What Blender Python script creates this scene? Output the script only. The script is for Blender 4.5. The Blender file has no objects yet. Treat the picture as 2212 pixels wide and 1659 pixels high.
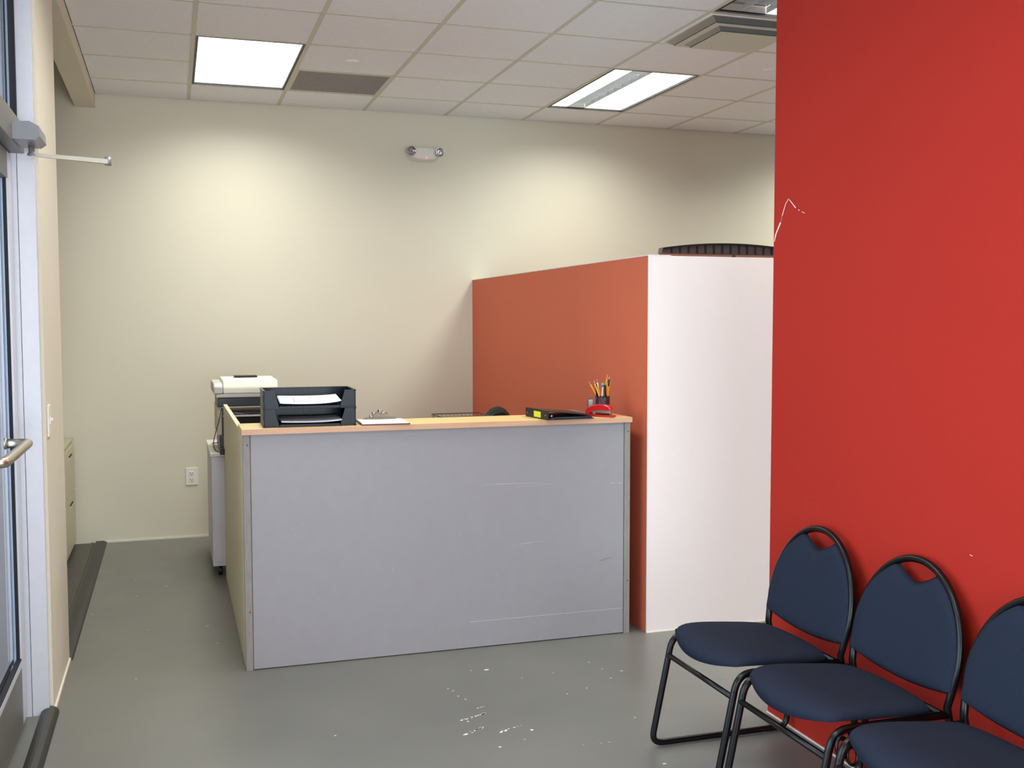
import bpy, bmesh, math, random
from math import sin, cos, pi, radians, sqrt
from mathutils import Vector, Matrix

random.seed(7)
SC = bpy.context.scene
COL = SC.collection

# ------------------------------------------------------------------ camera
CAM = Vector((-0.1443, -7.6888, 1.5168))
yaw, pitch, roll = radians(17.973), radians(-3.374), radians(-0.090)
F = Vector((sin(yaw)*cos(pitch), cos(yaw)*cos(pitch), sin(pitch)))
R0 = Vector((cos(yaw), -sin(yaw), 0.0))
U0 = R0.cross(F)
RR = R0*cos(roll) + U0*sin(roll)
UU = -R0*sin(roll) + U0*cos(roll)
cd = bpy.data.cameras.new('camera')
cd.sensor_width = 36.0
cd.sensor_fit = 'HORIZONTAL'
cd.lens = 2265.0/2212.0*36.0
cd.clip_start = 0.05
cam = bpy.data.objects.new('camera', cd)
cam.matrix_world = Matrix(((RR.x, UU.x, -F.x, CAM.x), (RR.y, UU.y, -F.y, CAM.y), (RR.z, UU.z, -F.z, CAM.z), (0, 0, 0, 1)))
COL.objects.link(cam)
SC.camera = cam

# ------------------------------------------------------------------ exposure, world, daylight
SC.view_settings.view_transform = 'Standard'
SC.view_settings.look = 'None'
SC.view_settings.gamma = 1.0
SC.view_settings.use_curve_mapping = False
SC.view_settings.exposure = 0.0

def srgb(r, g, b):
    def f(c):
        c = c/255.0
        return c/12.92 if c <= 0.04045 else ((c+0.055)/1.055)**2.4
    return (f(r), f(g), f(b), 1.0)

W = bpy.data.worlds.new('daylight')
SC.world = W
W.use_nodes = True
W.node_tree.nodes['Background'].inputs['Color'].default_value = (0.70, 0.82, 1.0, 1)
W.node_tree.nodes['Background'].inputs['Strength'].default_value = 2.6

H = 3.056                     # ceiling height
TILE = 0.6096
D0 = 0.498                    # first cross tee in front of the back wall
LAMP_W = 21.0                 # one troffer
LAMP_COL = (1.0, 1.0, 0.90)
DAY_COL = (0.84, 0.90, 1.0)

def area(name, loc, rot, sx, sy, power, color, spread=180):
    l = bpy.data.lights.new(name, 'AREA')
    l.shape = 'RECTANGLE'; l.size = sx; l.size_y = sy
    l.energy = power; l.color = color
    l.spread = radians(spread)
    o = bpy.data.objects.new(name, l)
    o.location = loc; o.rotation_euler = rot
    COL.objects.link(o)
    return o

# daylight outside the glazed street side and outside the front windows
area('daylight_street', (-1.6, -6.4, 1.3), (0, radians(-90), 0), 2.0, 5.0, 130.0, DAY_COL)
area('daylight_front', (0.9, -10.6, 1.2), (radians(112), 0, 0), 3.4, 2.2, 420.0, (1.0, 0.95, 0.91))

# ------------------------------------------------------------------ materials
def mat(name, col, rough=0.6, metal=0.0, vary=0.0, vscale=6.0, bump=0.0, bscale=60.0, spec=0.5, coat=0.0, col2=None, emit=None, estr=0.0, ani=None):
    m = bpy.data.materials.new(name)
    m.use_nodes = True
    nt = m.node_tree
    b = nt.nodes['Principled BSDF']
    b.inputs['Base Color'].default_value = col
    b.inputs['Roughness'].default_value = rough
    b.inputs['Metallic'].default_value = metal
    b.inputs['Specular IOR Level'].default_value = spec
    b.inputs['Coat Weight'].default_value = coat
    tc = nt.nodes.new('ShaderNodeTexCoord')
    mp = nt.nodes.new('ShaderNodeMapping')
    nt.links.new(tc.outputs['Object'], mp.inputs['Vector'])
    if ani: mp.inputs['Scale'].default_value = ani
    if vary > 0 or col2:
        n = nt.nodes.new('ShaderNodeTexNoise')
        n.inputs['Scale'].default_value = vscale
        n.inputs['Detail'].default_value = 6
        nt.links.new(mp.outputs[0], n.inputs['Vector'])
        r = nt.nodes.new('ShaderNodeValToRGB')
        c2 = col2 if col2 else tuple(c*(1-vary) for c in col[:3])+(1,)
        r.color_ramp.elements[0].position = 0.3
        r.color_ramp.elements[1].position = 0.7
        r.color_ramp.elements[0].color = c2
        r.color_ramp.elements[1].color = col
        nt.links.new(n.outputs['Fac'], r.inputs['Fac'])
        nt.links.new(r.outputs['Color'], b.inputs['Base Color'])
    if bump > 0:
        n2 = nt.nodes.new('ShaderNodeTexNoise')
        n2.inputs['Scale'].default_value = bscale
        n2.inputs['Detail'].default_value = 4
        nt.links.new(mp.outputs[0], n2.inputs['Vector'])
        bp = nt.nodes.new('ShaderNodeBump')
        bp.inputs['Strength'].default_value = bump
        bp.inputs['Distance'].default_value = 0.002
        nt.links.new(n2.outputs['Fac'], bp.inputs['Height'])
        nt.links.new(bp.outputs['Normal'], b.inputs['Normal'])
    if emit:
        b.inputs['Emission Color'].default_value = emit
        b.inputs['Emission Strength'].default_value = estr
    return m

M = {}
M['cream'] = mat('cream_wall_paint', srgb(220, 215, 197), 0.75, vary=0.03, vscale=1.2, bump=0.25, bscale=150)
M['white_wall'] = mat('white_wall_paint', srgb(232, 222, 220), 0.75, vary=0.02, vscale=2, bump=0.3, bscale=160)
M['red'] = mat('red_wall_paint', srgb(170, 40, 28), 0.7, vary=0.04, vscale=1.5, bump=0.3, bscale=160, spec=0.2)
M['orange'] = mat('orange_wall_tone', srgb(206, 104, 74), 0.65, vary=0.04, vscale=1.5, bump=0.25, bscale=160, spec=0.35)  # more orange and paler than the red wall colour
M['tile'] = mat('ceiling_tile', srgb(243, 243, 248), 0.9, vary=0.04, vscale=40, bump=0.4, bscale=220)
M['tee'] = mat('ceiling_grid_paint', srgb(206, 205, 190), 0.6)
M['slab'] = mat('grey_deck', srgb(120, 118, 112), 0.9, vary=0.1)
M['white_caulk'] = mat('white_caulk', srgb(232, 226, 210), 0.7, vary=0.1, vscale=20)
M['rubber'] = mat('black_rubber', srgb(52, 52, 50), 0.5, vary=0.15, vscale=20, bump=0.2)
M['alcove_floor'] = mat('dark_vinyl_floor', srgb(74, 72, 66), 0.45, vary=0.2, vscale=8)
M['aluminium'] = mat('brushed_aluminium', srgb(214, 217, 226), 0.42, metal=0.25, vary=0.04, vscale=30)
M['alu_dark'] = mat('clear_anodised_aluminium', srgb(128, 128, 122), 0.45, metal=0.5, vary=0.06, vscale=30)
M['gasket'] = mat('black_gasket', srgb(16, 20, 28), 0.7, vary=0.1)
M['steel'] = mat('stainless_steel', srgb(196, 188, 172), 0.34, metal=1.0, vary=0.04, vscale=60)
M['closer_grey'] = mat('closer_grey_paint', srgb(142, 144, 150), 0.4, metal=0.3, vary=0.05)
M['plastic_white'] = mat('white_plastic', srgb(232, 230, 222), 0.4, vary=0.02)
M['plastic_warm'] = mat('warm_white_plastic', srgb(226, 222, 216), 0.42, vary=0.02)
M['slot'] = mat('dark_slot', srgb(40, 38, 36), 0.7, vary=0.1)
M['chrome'] = mat('chrome', srgb(176, 172, 178), 0.12, metal=1.0, vary=0.02)
M['led'] = mat('red_indicator', srgb(230, 40, 50), 0.5, emit=(1.0, 0.15, 0.2, 1), estr=2.0)
M['laminate'] = mat('grey_laminate', srgb(153, 151, 155), 0.5, vary=0.04, vscale=18, bump=0.1, bscale=120)
M['laminate_side'] = mat('laminate_warm_lit', srgb(222, 215, 190), 0.5, vary=0.05, vscale=12, bump=0.1, bscale=120)  # same grey laminate, paler and yellower: warm light put into the colour
M['edge_strip'] = mat('worn_grey_edge', srgb(146, 142, 136), 0.6, vary=0.2, vscale=14, ani=(12, 12, 1))
M['maple'] = mat('maple_laminate', srgb(236, 204, 140), 0.4, col2=srgb(228, 194, 128), vscale=5, ani=(1, 9, 1))
M['maple_edge'] = mat('maple_edge_band', srgb(214, 172, 136), 0.5, col2=srgb(202, 156, 126), vscale=5, ani=(1, 1, 12))
M['screw'] = mat('screw_head', srgb(96, 90, 84), 0.5, metal=0.6, vary=0.05)
M['scrape_white'] = mat('white_scrape', srgb(236, 226, 222), 0.8, vary=0.05)
M['scrape_pale'] = mat('pale_scrape', srgb(212, 206, 208), 0.7, vary=0.05)
M['scuff_dark'] = mat('dark_scuff', srgb(150, 138, 140), 0.7, vary=0.2, vscale=50)
M['navy'] = mat('navy_upholstery', srgb(37, 44, 59), 0.95, vary=0.25, vscale=260, bump=0.6, bscale=500, spec=0.15)
M['black_metal'] = mat('black_gloss_tube', srgb(10, 9, 10), 0.3, vary=0.05, spec=0.35)
M['black_plastic'] = mat('black_plastic', srgb(22, 22, 24), 0.4, vary=0.1)
M['tray_plastic'] = mat('smoked_navy_plastic', srgb(14, 22, 36), 0.3, vary=0.15, spec=0.18)
M['paper'] = mat('white_paper', srgb(240, 240, 244), 0.8, vary=0.02)
M['paper_grey'] = mat('grey_paper', srgb(176, 178, 180), 0.8, vary=0.06, vscale=30)
M['ink'] = mat('grey_ink', srgb(150, 150, 160), 0.8, vary=0.1)
M['hardboard'] = mat('brown_hardboard', srgb(112, 68, 58), 0.6, vary=0.2, vscale=60)
M['clip_bronze'] = mat('clip_metal', srgb(116, 104, 88), 0.42, metal=0.6, vary=0.05)
M['printer_white'] = mat('printer_ivory', srgb(232, 232, 220), 0.4, vary=0.02)
M['printer_grey'] = mat('printer_grey', srgb(196, 194, 192), 0.45, vary=0.02)
M['printer_dark'] = mat('printer_dark', srgb(50, 58, 68), 0.4, vary=0.05)
M['cart_white'] = mat('white_cart_paint', srgb(206, 204, 212), 0.45, vary=0.03)
M['cabinet_putty'] = mat('putty_cabinet_paint', srgb(196, 188, 160), 0.45, vary=0.03)
M['cup'] = mat('maroon_black_plastic', srgb(58, 30, 40), 0.3, vary=0.1)
M['pencil'] = mat('pencil_yellow', srgb(232, 158, 36), 0.45, vary=0.05)
M['wood'] = mat('sharpened_wood', srgb(222, 186, 140), 0.7, vary=0.1)
M['eraser'] = mat('pink_eraser', srgb(214, 130, 110), 0.8, vary=0.05)
M['teal'] = mat('teal_plastic', srgb(90, 170, 140), 0.4, vary=0.05)
M['red_gloss'] = mat('glossy_red_plastic', srgb(196, 22, 34), 0.18, vary=0.05, coat=0.6)
M['yellow_note'] = mat('yellow_label', srgb(214, 224, 40), 0.6, vary=0.03)
M['binder'] = mat('black_vinyl', srgb(38, 36, 36), 0.45, vary=0.15, bump=0.2, spec=0.25)
M['chair_green'] = mat('dark_green_fabric', srgb(62, 70, 62), 0.9, vary=0.2, vscale=60, bump=0.4, bscale=300)
M['hood'] = mat('charcoal_moulding', srgb(84, 74, 76), 0.6, vary=0.1, vscale=20)
M['salmon'] = mat('salmon_panel', srgb(206, 156, 138), 0.6, vary=0.06, vscale=10)
M['return_grille'] = mat('grey_perforated_panel', srgb(152, 148, 150), 0.7, vary=0.25, vscale=90, bump=0.5, bscale=250)
M['diffuser'] = mat('polished_diffuser_steel', srgb(142, 148, 152), 0.2, metal=0.9, vary=0.05, vscale=10)
M['fixture_black'] = mat('black_fixture_edge', srgb(20, 20, 26), 0.5, vary=0.05)
M['louver'] = mat('silver_louver', srgb(222, 226, 226), 0.3, metal=0.3, vary=0.02)
M['reflector'] = mat('faint_glow_reflector', srgb(176, 180, 182), 0.4, metal=0.2, emit=(0.85, 0.9, 0.92, 1), estr=0.45, vary=0.02)  # no lamp itself: emission paints a dim glow onto this column
M['reflector_dull'] = mat('unlit_reflector', srgb(168, 158, 156), 0.18, metal=0.8, vary=0.1, vscale=5)
M['lens'] = mat('lit_lamp_lens', srgb(250, 252, 250), 0.5, emit=(1.0, 1.0, 0.97, 1), estr=5.0)
M['asphalt'] = mat('pavement', srgb(150, 152, 156), 0.9, vary=0.15, vscale=3)

# painted concrete floor with cloudy patches and small pale flecks
def floor_material():
    m = mat('painted_concrete', srgb(150, 151, 140), 0.34, spec=0.5)
    nt = m.node_tree; b = nt.nodes['Principled BSDF']
    tc = nt.nodes.new('ShaderNodeTexCoord')
    n = nt.nodes.new('ShaderNodeTexNoise'); n.inputs['Scale'].default_value = 1.6; n.inputs['Detail'].default_value = 7
    nt.links.new(tc.outputs['Object'], n.inputs['Vector'])
    r = nt.nodes.new('ShaderNodeValToRGB')
    r.color_ramp.elements[0].position = 0.3; r.color_ramp.elements[0].color = srgb(109, 110, 105)
    r.color_ramp.elements[1].position = 0.7; r.color_ramp.elements[1].color = srgb(118, 118, 112)
    nt.links.new(n.outputs['Fac'], r.inputs['Fac'])
    v = nt.nodes.new('ShaderNodeTexVoronoi'); v.inputs['Scale'].default_value = 5.5
    nt.links.new(tc.outputs['Object'], v.inputs['Vector'])
    lt = nt.nodes.new('ShaderNodeMath'); lt.operation = 'LESS_THAN'; lt.inputs[1].default_value = 0.028
    nt.links.new(v.outputs['Distance'], lt.inputs[0])
    mx = nt.nodes.new('ShaderNodeMix'); mx.data_type = 'RGBA'
    nt.links.new(lt.outputs[0], mx.inputs['Factor'])
    nt.links.new(r.outputs['Color'], mx.inputs[6])
    mx.inputs[7].default_value = srgb(205, 204, 192)
    nt.links.new(mx.outputs[2], b.inputs['Base Color'])
    n2 = nt.nodes.new('ShaderNodeTexNoise'); n2.inputs['Scale'].default_value = 2.6; n2.inputs['Detail'].default_value = 5
    nt.links.new(tc.outputs['Object'], n2.inputs['Vector'])
    mr = nt.nodes.new('ShaderNodeMapRange'); mr.inputs[3].default_value = 0.26; mr.inputs[4].default_value = 0.46
    nt.links.new(n2.outputs['Fac'], mr.inputs[0])
    nt.links.new(mr.outputs[0], b.inputs['Roughness'])
    return m
M['floor'] = floor_material()

def glass_material():
    m = bpy.data.materials.new('clear_glass'); m.use_nodes = True
    nt = m.node_tree; nt.nodes.clear()
    o = nt.nodes.new('ShaderNodeOutputMaterial')
    t = nt.nodes.new('ShaderNodeBsdfTransparent'); t.inputs[0].default_value = (0.86, 0.92, 0.95, 1)
    g = nt.nodes.new('ShaderNodeBsdfGlossy'); g.inputs['Roughness'].default_value = 0.02
    fr = nt.nodes.new('ShaderNodeFresnel'); fr.inputs['IOR'].default_value = 1.5
    mx = nt.nodes.new('ShaderNodeMixShader')
    nt.links.new(fr.outputs[0], mx.inputs[0]); nt.links.new(t.outputs[0], mx.inputs[1]); nt.links.new(g.outputs[0], mx.inputs[2])
    nt.links.new(mx.outputs[0], o.inputs[0])
    return m
M['glass'] = glass_material()

# ------------------------------------------------------------------ mesh helpers
class MB:
    def __init__(s):
        s.v = []; s.f = []; s.sm = []
    def add(s, vs, fs, smooth=False):
        o = len(s.v)
        s.v += [tuple(v) for v in vs]
        s.f += [tuple(i+o for i in f) for f in fs]
        s.sm += [smooth]*len(fs)
        return s
    def box(s, x0, x1, y0, y1, z0, z1, bev=0.0, mtx=None):
        x0, x1 = min(x0, x1), max(x0, x1); y0, y1 = min(y0, y1), max(y0, y1); z0, z1 = min(z0, z1), max(z0, z1)
        bm = bmesh.new()
        bmesh.ops.create_cube(bm, size=1.0)
        for v in bm.verts:
            v.co = Vector(((x0+x1)/2+v.co.x*(x1-x0), (y0+y1)/2+v.co.y*(y1-y0), (z0+z1)/2+v.co.z*(z1-z0)))
        if bev > 0:
            bmesh.ops.bevel(bm, geom=list(bm.edges), offset=bev, segments=2, affect='EDGES', profile=0.6)
        if mtx is not None:
            bmesh.ops.transform(bm, matrix=mtx, verts=bm.verts)
        bm.verts.index_update()
        s.add([v.co for v in bm.verts], [[v.index for v in f.verts] for f in bm.faces])
        bm.free(); return s
    def quad(s, a, b, c, d):
        return s.add([a, b, c, d], [(0, 1, 2, 3)])
    def tube(s, pts, r, n=10, closed=False, cap=True):
        P = [Vector(p) for p in pts]; k = len(P)
        rad = r if isinstance(r, (list, tuple)) else [r]*k
        vs, fs = [], []
        up = None
        for i in range(k):
            if closed: t = (P[(i+1) % k]-P[i-1])
            else: t = (P[min(i+1, k-1)]-P[max(i-1, 0)])
            t.normalize()
            if up is None:
                a = Vector((0, 0, 1)) if abs(t.z) < 0.9 else Vector((1, 0, 0))
                up = (a - t*a.dot(t)).normalized()
            else:
                up = (up - t*up.dot(t)).normalized()
            w = t.cross(up)
            for j in range(n):
                an = 2*pi*j/n
                vs.append(P[i]+(up*cos(an)+w*sin(an))*rad[i])
        for i in range(k if closed else k-1):
            for j in range(n):
                a = i*n+j; b = i*n+(j+1) % n
                c = ((i+1) % k)*n+(j+1) % n; d = ((i+1) % k)*n+j
                fs.append((a, b, c, d))
        s.add(vs, fs, True)
        if cap and not closed:
            s.add([vs[j] for j in range(n)], [tuple(reversed(range(n)))])
            s.add([vs[(k-1)*n+j] for j in range(n)], [tuple(range(n))])
        return s
    def lathe(s, prof, c=(0, 0, 0), n=24, axis='z', smooth=True):
        vs, fs = [], []
        c = Vector(c)
        for (r, z) in prof:
            for j in range(n):
                a = 2*pi*j/n
                p = Vector((r*cos(a), r*sin(a), z))
                if axis == 'y': p = Vector((p.x, -p.z, p.y))
                if axis == 'x': p = Vector((p.z, p.x, p.y))
                vs.append(c+p)
        for i in range(len(prof)-1):
            for j in range(n):
                fs.append((i*n+j, i*n+(j+1) % n, (i+1)*n+(j+1) % n, (i+1)*n+j))
        fs.append(tuple(range(n))); fs.append(tuple((len(prof)-1)*n+j for j in range(n)))
        s.add(vs, fs, smooth); return s
    def prism(s, pts, axis, a, b):
        """polygon in the two other axes extruded along axis from a to b"""
        n = len(pts); vs = []
        for w in (a, b):
            for (p, q) in pts:
                vs.append({'x': (w, p, q), 'y': (p, w, q), 'z': (p, q, w)}[axis])
        fs = [tuple(range(n)), tuple(reversed(range(n, 2*n)))]
        for i in range(n): fs.append((i, i+n, (i+1) % n+n, (i+1) % n))
        return s.add(vs, fs)
    def grid(s, fn, nu, nv, smooth=True, wrap_u=False):
        vs = [fn(i/(nu-1), j/(nv-1)) for i in range(nu) for j in range(nv)]
        fs = [(i*nv+j, (i+1)*nv+j, (i+1)*nv+j+1, i*nv+j+1) for i in range(nu-1) for j in range(nv-1)]
        return s.add(vs, fs, smooth)
    def build(s, name, m, parent=None, fix=True):
        me = bpy.data.meshes.new(name)
        me.from_pydata(s.v, [], s.f)
        me.polygons.foreach_set('use_smooth', s.sm)
        if fix:
            bm = bmesh.new(); bm.from_mesh(me)
            bmesh.ops.remove_doubles(bm, verts=bm.verts, dist=1e-6)
            bmesh.ops.recalc_face_normals(bm, faces=bm.faces)
            bm.to_mesh(me); bm.free()
        me.materials.append(M[m] if isinstance(m, str) else m)
        o = bpy.data.objects.new(name, me)
        COL.objects.link(o)
        if parent: o.parent = parent
        return o

def fillet(pts, r, n=6):
    P = [Vector(p) for p in pts]; out = [P[0]]
    for i in range(1, len(P)-1):
        a, b, c = P[i-1], P[i], P[i+1]
        rr = r[i-1] if isinstance(r, (list, tuple)) else r
        d1 = (a-b); d2 = (c-b)
        l = min(rr, d1.length*0.49, d2.length*0.49)
        p0 = b+d1.normalized()*l; p2 = b+d2.normalized()*l
        for k in range(n+1):
            t = k/n
            out.append(p0*(1-t)**2+b*2*t*(1-t)+p2*t*t)
    out.append(P[-1]); return out

def tag(o, label, cat, group=None, kind=None):
    o['label'] = label; o['category'] = cat
    if group: o['group'] = group
    if kind: o['kind'] = kind
    return o
def thing(name, label, cat, loc=(0, 0, 0), rz=0.0, group=None):
    o = bpy.data.objects.new(name, None); COL.objects.link(o)
    o.empty_display_size = 0.1
    o.location = loc; o.rotation_euler = (0, 0, rz)
    return tag(o, label, cat, group)
def struct(o, label=None, cat=None):
    o['kind'] = 'structure'
    if label: o['label'] = label
    if cat: o['category'] = cat
    return o
def B(*a, **k): return MB().box(*a, **k)
def copy_tree(o, parent=None):
    c = o.copy(); COL.objects.link(c)
    if parent: c.parent = parent
    for ch in [x for x in bpy.data.objects if x.parent == o]:
        copy_tree(ch, c)
    return c

XL = -0.61          # face of the left wall
XR = 2.035          # face of the red wall and the orange partition
YF = -9.9           # front wall
XE = 8.0            # far right end of the office

# ------------------------------------------------------------------ room shell
fl = struct(B(XL, XE, YF, 0, -0.1, 0).build('floor', 'floor'), 'painted grey concrete floor with pale paint spots and scuffs', 'floor')
struct(B(-2.0, XL, -2.75, 0, -0.1, 0.002).build('floor_alcove', 'alcove_floor'), 'dark vinyl floor inside the alcove beside the filing cabinet', 'floor')
struct(B(-9.0, -0.80, YF-6, -2.75, -0.12, -0.02).build('ground_outside', 'asphalt'), 'pale pavement outside the glazed street side', 'ground')
struct(B(-0.80, XL, YF, -2.75, -0.1, 0.0).build('trim_6', 'alu_dark'), 'worn threshold floor under the glazed door', 'threshold')

struct(B(-2.0, XE, 0, 0.12, -0.1, 3.5).build('wall_back', 'cream'), 'cream painted back wall with pools of lamp light', 'wall')
struct(B(-0.73, XL, -3.318, -2.65, 0, 3.4).build('wall_left', 'cream'), 'narrow cream wall pier between glazed door and alcove', 'wall')
struct(B(-0.73, XL+0.006, -2.65, 0, 2.965, 3.4).build('trim_1', 'cream'), 'cream header beam above the alcove opening', 'beam')
struct(B(-2.0, -0.73, -2.75, -2.65, -0.1, 3.4).build('wall_alcove_front', 'cream'), 'cream wall closing the alcove towards the street', 'wall')
struct(B(-2.12, -2.0, -2.75, 0.12, -0.1, 3.4).build('wall_alcove_left', 'cream'), 'cream wall at the far left of the alcove', 'wall')
struct(B(XE, XE+0.12, YF, 0.12, -0.1, 3.5).build('wall_right', 'cream'), 'cream wall closing the office far behind the partition', 'wall')
wr = struct(B(XR, XR+0.12, YF, -4.19, 0, 3.4).build('wall_red', 'red'), 'full height red painted wall behind the row of waiting chairs', 'wall')
mbp = MB().box(XR, XR+0.115, -3.0895, 0, 0, 1.834)
wo = struct(mbp.build('wall_orange', 'orange'), 'low orange partition wall behind the reception desk', 'wall')
struct(B(XR+0.0005, 5.2, -3.095, -2.98, 0, 1.834, bev=0.001).build('wall_white', 'white_wall'), 'low white partition wall face between reception desk and red wall', 'wall')
# front wall with two windows (behind the camera) and the right part
mf = MB()
mf.box(-0.8, XE, YF-0.12, YF, 2.75, 3.5).box(-0.8, XE, YF-0.12, YF, -0.1, 0.35)
for a, b in ((-0.8, -0.5), (2.0, 3.2), (5.6, XE)): mf.box(a, b, YF-0.12, YF, 0.35, 2.75)
struct(mf.build('wall_front', 'cream'), 'cream wall with shop windows on the camera side', 'wall')
for k, (a, b) in enumerate(((-0.5, 2.0), (3.2, 5.6))):
    w = bpy.data.objects.new('window_%d' % (k+2), None); COL.objects.link(w); w.location = ((a+b)/2, YF-0.06, 0.35)
    struct(w, 'aluminium framed shop window', 'window')
    hw = (b-a)/2
    m = MB()
    for s in (-1, 1): m.box(s*hw, s*(hw-0.05), -0.05, 0.05, 0, 2.4)
    m.box(-hw, hw, -0.05, 0.05, 0, 0.05).box(-hw, hw, -0.05, 0.05, 2.35, 2.4).box(-0.025, 0.025, -0.05, 0.05, 0, 2.4)
    m.build('window_frame', 'aluminium', w)
    B(-hw, hw, -0.004, 0.004, 0.02, 2.38).build('window_pane', 'glass', w)

# pale caulk lines at the foot of the walls
struct(B(XL-0.002, XL+0.007, -3.32, -2.66, 0, 0.012).build('baseboard_left', 'white_caulk'), 'thin pale caulk line at the foot of the cream pier', 'trim')
struct(B(XR-0.005, XR, YF, -4.19, 0, 0.005).build('baseboard_right', 'white_caulk'), 'thin pale caulk line at the foot of the red wall', 'trim')
struct(B(XL, XR, -0.006, 0, 0, 0.012).build('baseboard_back', 'white_caulk'), 'thin pale caulk line at the foot of the back wall', 'trim')
struct(B(XR, 5.2, -3.098, -3.094, 0, 0.005).build('baseboard_partition', 'white_caulk'), 'thin pale caulk line at the foot of the white partition', 'trim')
# white corner bead running up the partition edge and along its top
m = MB().box(XR-0.0015, XR+0.004, -3.0965, -3.0885, 0.0, 1.836).box(XR-0.002, XR+0.117, -3.096, 0, 1.834, 1.838)
struct(m.build('trim_5', 'white_wall'), 'white edge line of the partition corner and cap', 'trim')

# rubber reducer strips
def reducer(name, x0, x1, y0, y1, label):
    m = MB()
    n = 6; pts = []
    for k in range(n+1):
        a = k/n*pi/2
        pts.append((x1-0.035+0.035*sin(a), 0.001+0.014*cos(a)))
    pts = [(x0, 0.0), (x0, 0.015)] + pts[0:] + [(x1, 0.0)]
    m.prism(pts, 'y', y0, y1)
    return struct(m.build(name, 'rubber'), label, 'floor strip')
reducer('trim_2', -0.665, -0.595, -2.655, -0.002, 'black rubber reducer strip along the alcove opening')
m = MB()
pp = [(-0.655+0.0, 0.0)] + [(-0.622-0.033*cos(a), 0.002+0.026*sin(a)) for a in [k*pi/10 for k in range(11)]] + [(-0.589, 0.0)]
m.prism(pp, 'y', -9.0, -3.325)
struct(m.build('trim_3', 'rubber'), 'rounded black rubber strip along the door threshold', 'floor strip')
struct(B(-0.70, -0.68, -2.655, -0.002, 0.002, 0.006).build('trim_4', 'alcove_floor'), 'thin seam ridge in the alcove floor', 'trim')

# ------------------------------------------------------------------ ceiling
def cy(j): return -(D0+j*TILE)           # y of cross tee j ; row j spans cy(j)..cy(j+1), row -1 is the cut row at the wall
skip = set()
fixtures = []                            # (i, j) of troffers, two rows long
for i in (0, 4, 8):
    for j in (0, 4, 8, 12):
        fixtures.append((i, j)); skip.add((i, j)); skip.add((i, j+1))
skip.add((1, 0)); skip.add((4, 3))
mt = MB(); mg = MB()
NJ = 15
for i in range(-1, 13):
    x0 = max(i*TILE, XL); x1 = min((i+1)*TILE, XE)
    for j in range(-1, NJ+1):
        y1 = 0 if j == -1 else cy(j)
        y0 = max(cy(j+1), YF)
        if (i, j) in skip or y0 >= y1: continue
        g = 0.010
        mt.box(x0+g, x1-g, y0+g, y1-g, H+0.002, H+0.018, bev=0.003)
for i in range(0, 14):
    mg.box(i*TILE-0.012, i*TILE+0.012, YF, 0, H, H+0.02)
for i in range(0, 14):       # cross tees between the main runners
    for j in range(0, NJ+1):
        if j-1 >= 0 and (i, j-1) in skip and (i, j) in skip and (i, j-1) in fixtures: continue
        mg.box(i*TILE+0.012, min((i+1)*TILE, XE)-0.012, cy(j)-0.010, cy(j)+0.010, H+0.001, H+0.02)
for j in range(0, NJ+1): mg.box(XL, -0.012, cy(j)-0.010, cy(j)+0.010, H+0.001, H+0.02)
ce = struct(mt.build('ceiling', 'tile'), 'suspended ceiling of square mineral tiles', 'ceiling')
mg.build('ceiling_grid', 'tee', ce)
struct(B(-2.12, XE+0.12, YF-0.12, 0.12, 3.40, 3.5).build('light_stop_slab', 'slab'), 'added deck above the suspended ceiling that keeps sky light out', 'roof')  # unseen deck, added so no sky light leaks in from above

# ------------------------------------------------------------------ ceiling fixtures
def troffer(i, j, unlit, label, extra=True, power=1.0):
    x0, y0 = i*TILE, cy(j+2)
    w, l = TILE, 2*TILE
    t = thing('ceiling_light', label, 'ceiling light', (x0+w/2, y0+l/2, H), 0, 'recessed louvred ceiling lights')
    hw, hl = w/2-0.013, l/2-0.013
    m = MB()
    for s in (-1, 1):
        m.box(s*hw, s*(hw-0.014), -hl, hl, 0.0, 0.012)
        m.box(-hw+0.014, hw-0.014, s*hl, s*(hl-0.008), 0.0, 0.012)
    m.build('frame', 'fixture_black', t)
    m = MB()
    for s in (-1, 1):
        m.box(s*hw, s*(hw-0.004), -hl, hl, 0.012, 0.13)
        m.box(-hw, hw, s*hl, s*(hl-0.004), 0.012, 0.13)
    m.box(-hw, hw, -hl, hl, 0.126, 0.13)
    m.build('housing', 'plastic_white', t)
    iw, il = hw-0.014, hl-0.008
    cw = 2*iw/4
    for c in range(4):
        a = -iw+c*cw
        mm = B(a+0.001, a+cw-0.001, -il, il, 0.046, 0.05)
        if c in unlit[0]: mm.build('reflector', 'reflector', t)
        elif c in unlit[1]: mm.build('reflector', 'reflector_dull', t)
        else: mm.build('lamp_lens', 'lens', t)
    m = MB()
    for c in range(1, 4): m.box(-iw+c*cw-0.001, -iw+c*cw+0.001, -il, il, 0.014, 0.045)
    for r in range(1, 9): m.box(-iw, iw, -il+r*2*il/9-0.001, -il+r*2*il/9+0.001, 0.014, 0.045)
    m.build('louver', 'louver', t)
    l_ = bpy.data.lights.new('lamp_light', 'AREA')
    l_.shape = 'RECTANGLE'; l_.size = w-0.06; l_.size_y = l-0.06
    l_.energy = LAMP_W*power; l_.color = LAMP_COL; l_.spread = radians(150)
    lo = bpy.data.objects.new('lamp_light', l_); COL.objects.link(lo)
    lo.parent = t; lo.location = (0, 0, 0.009)
    return t
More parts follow.
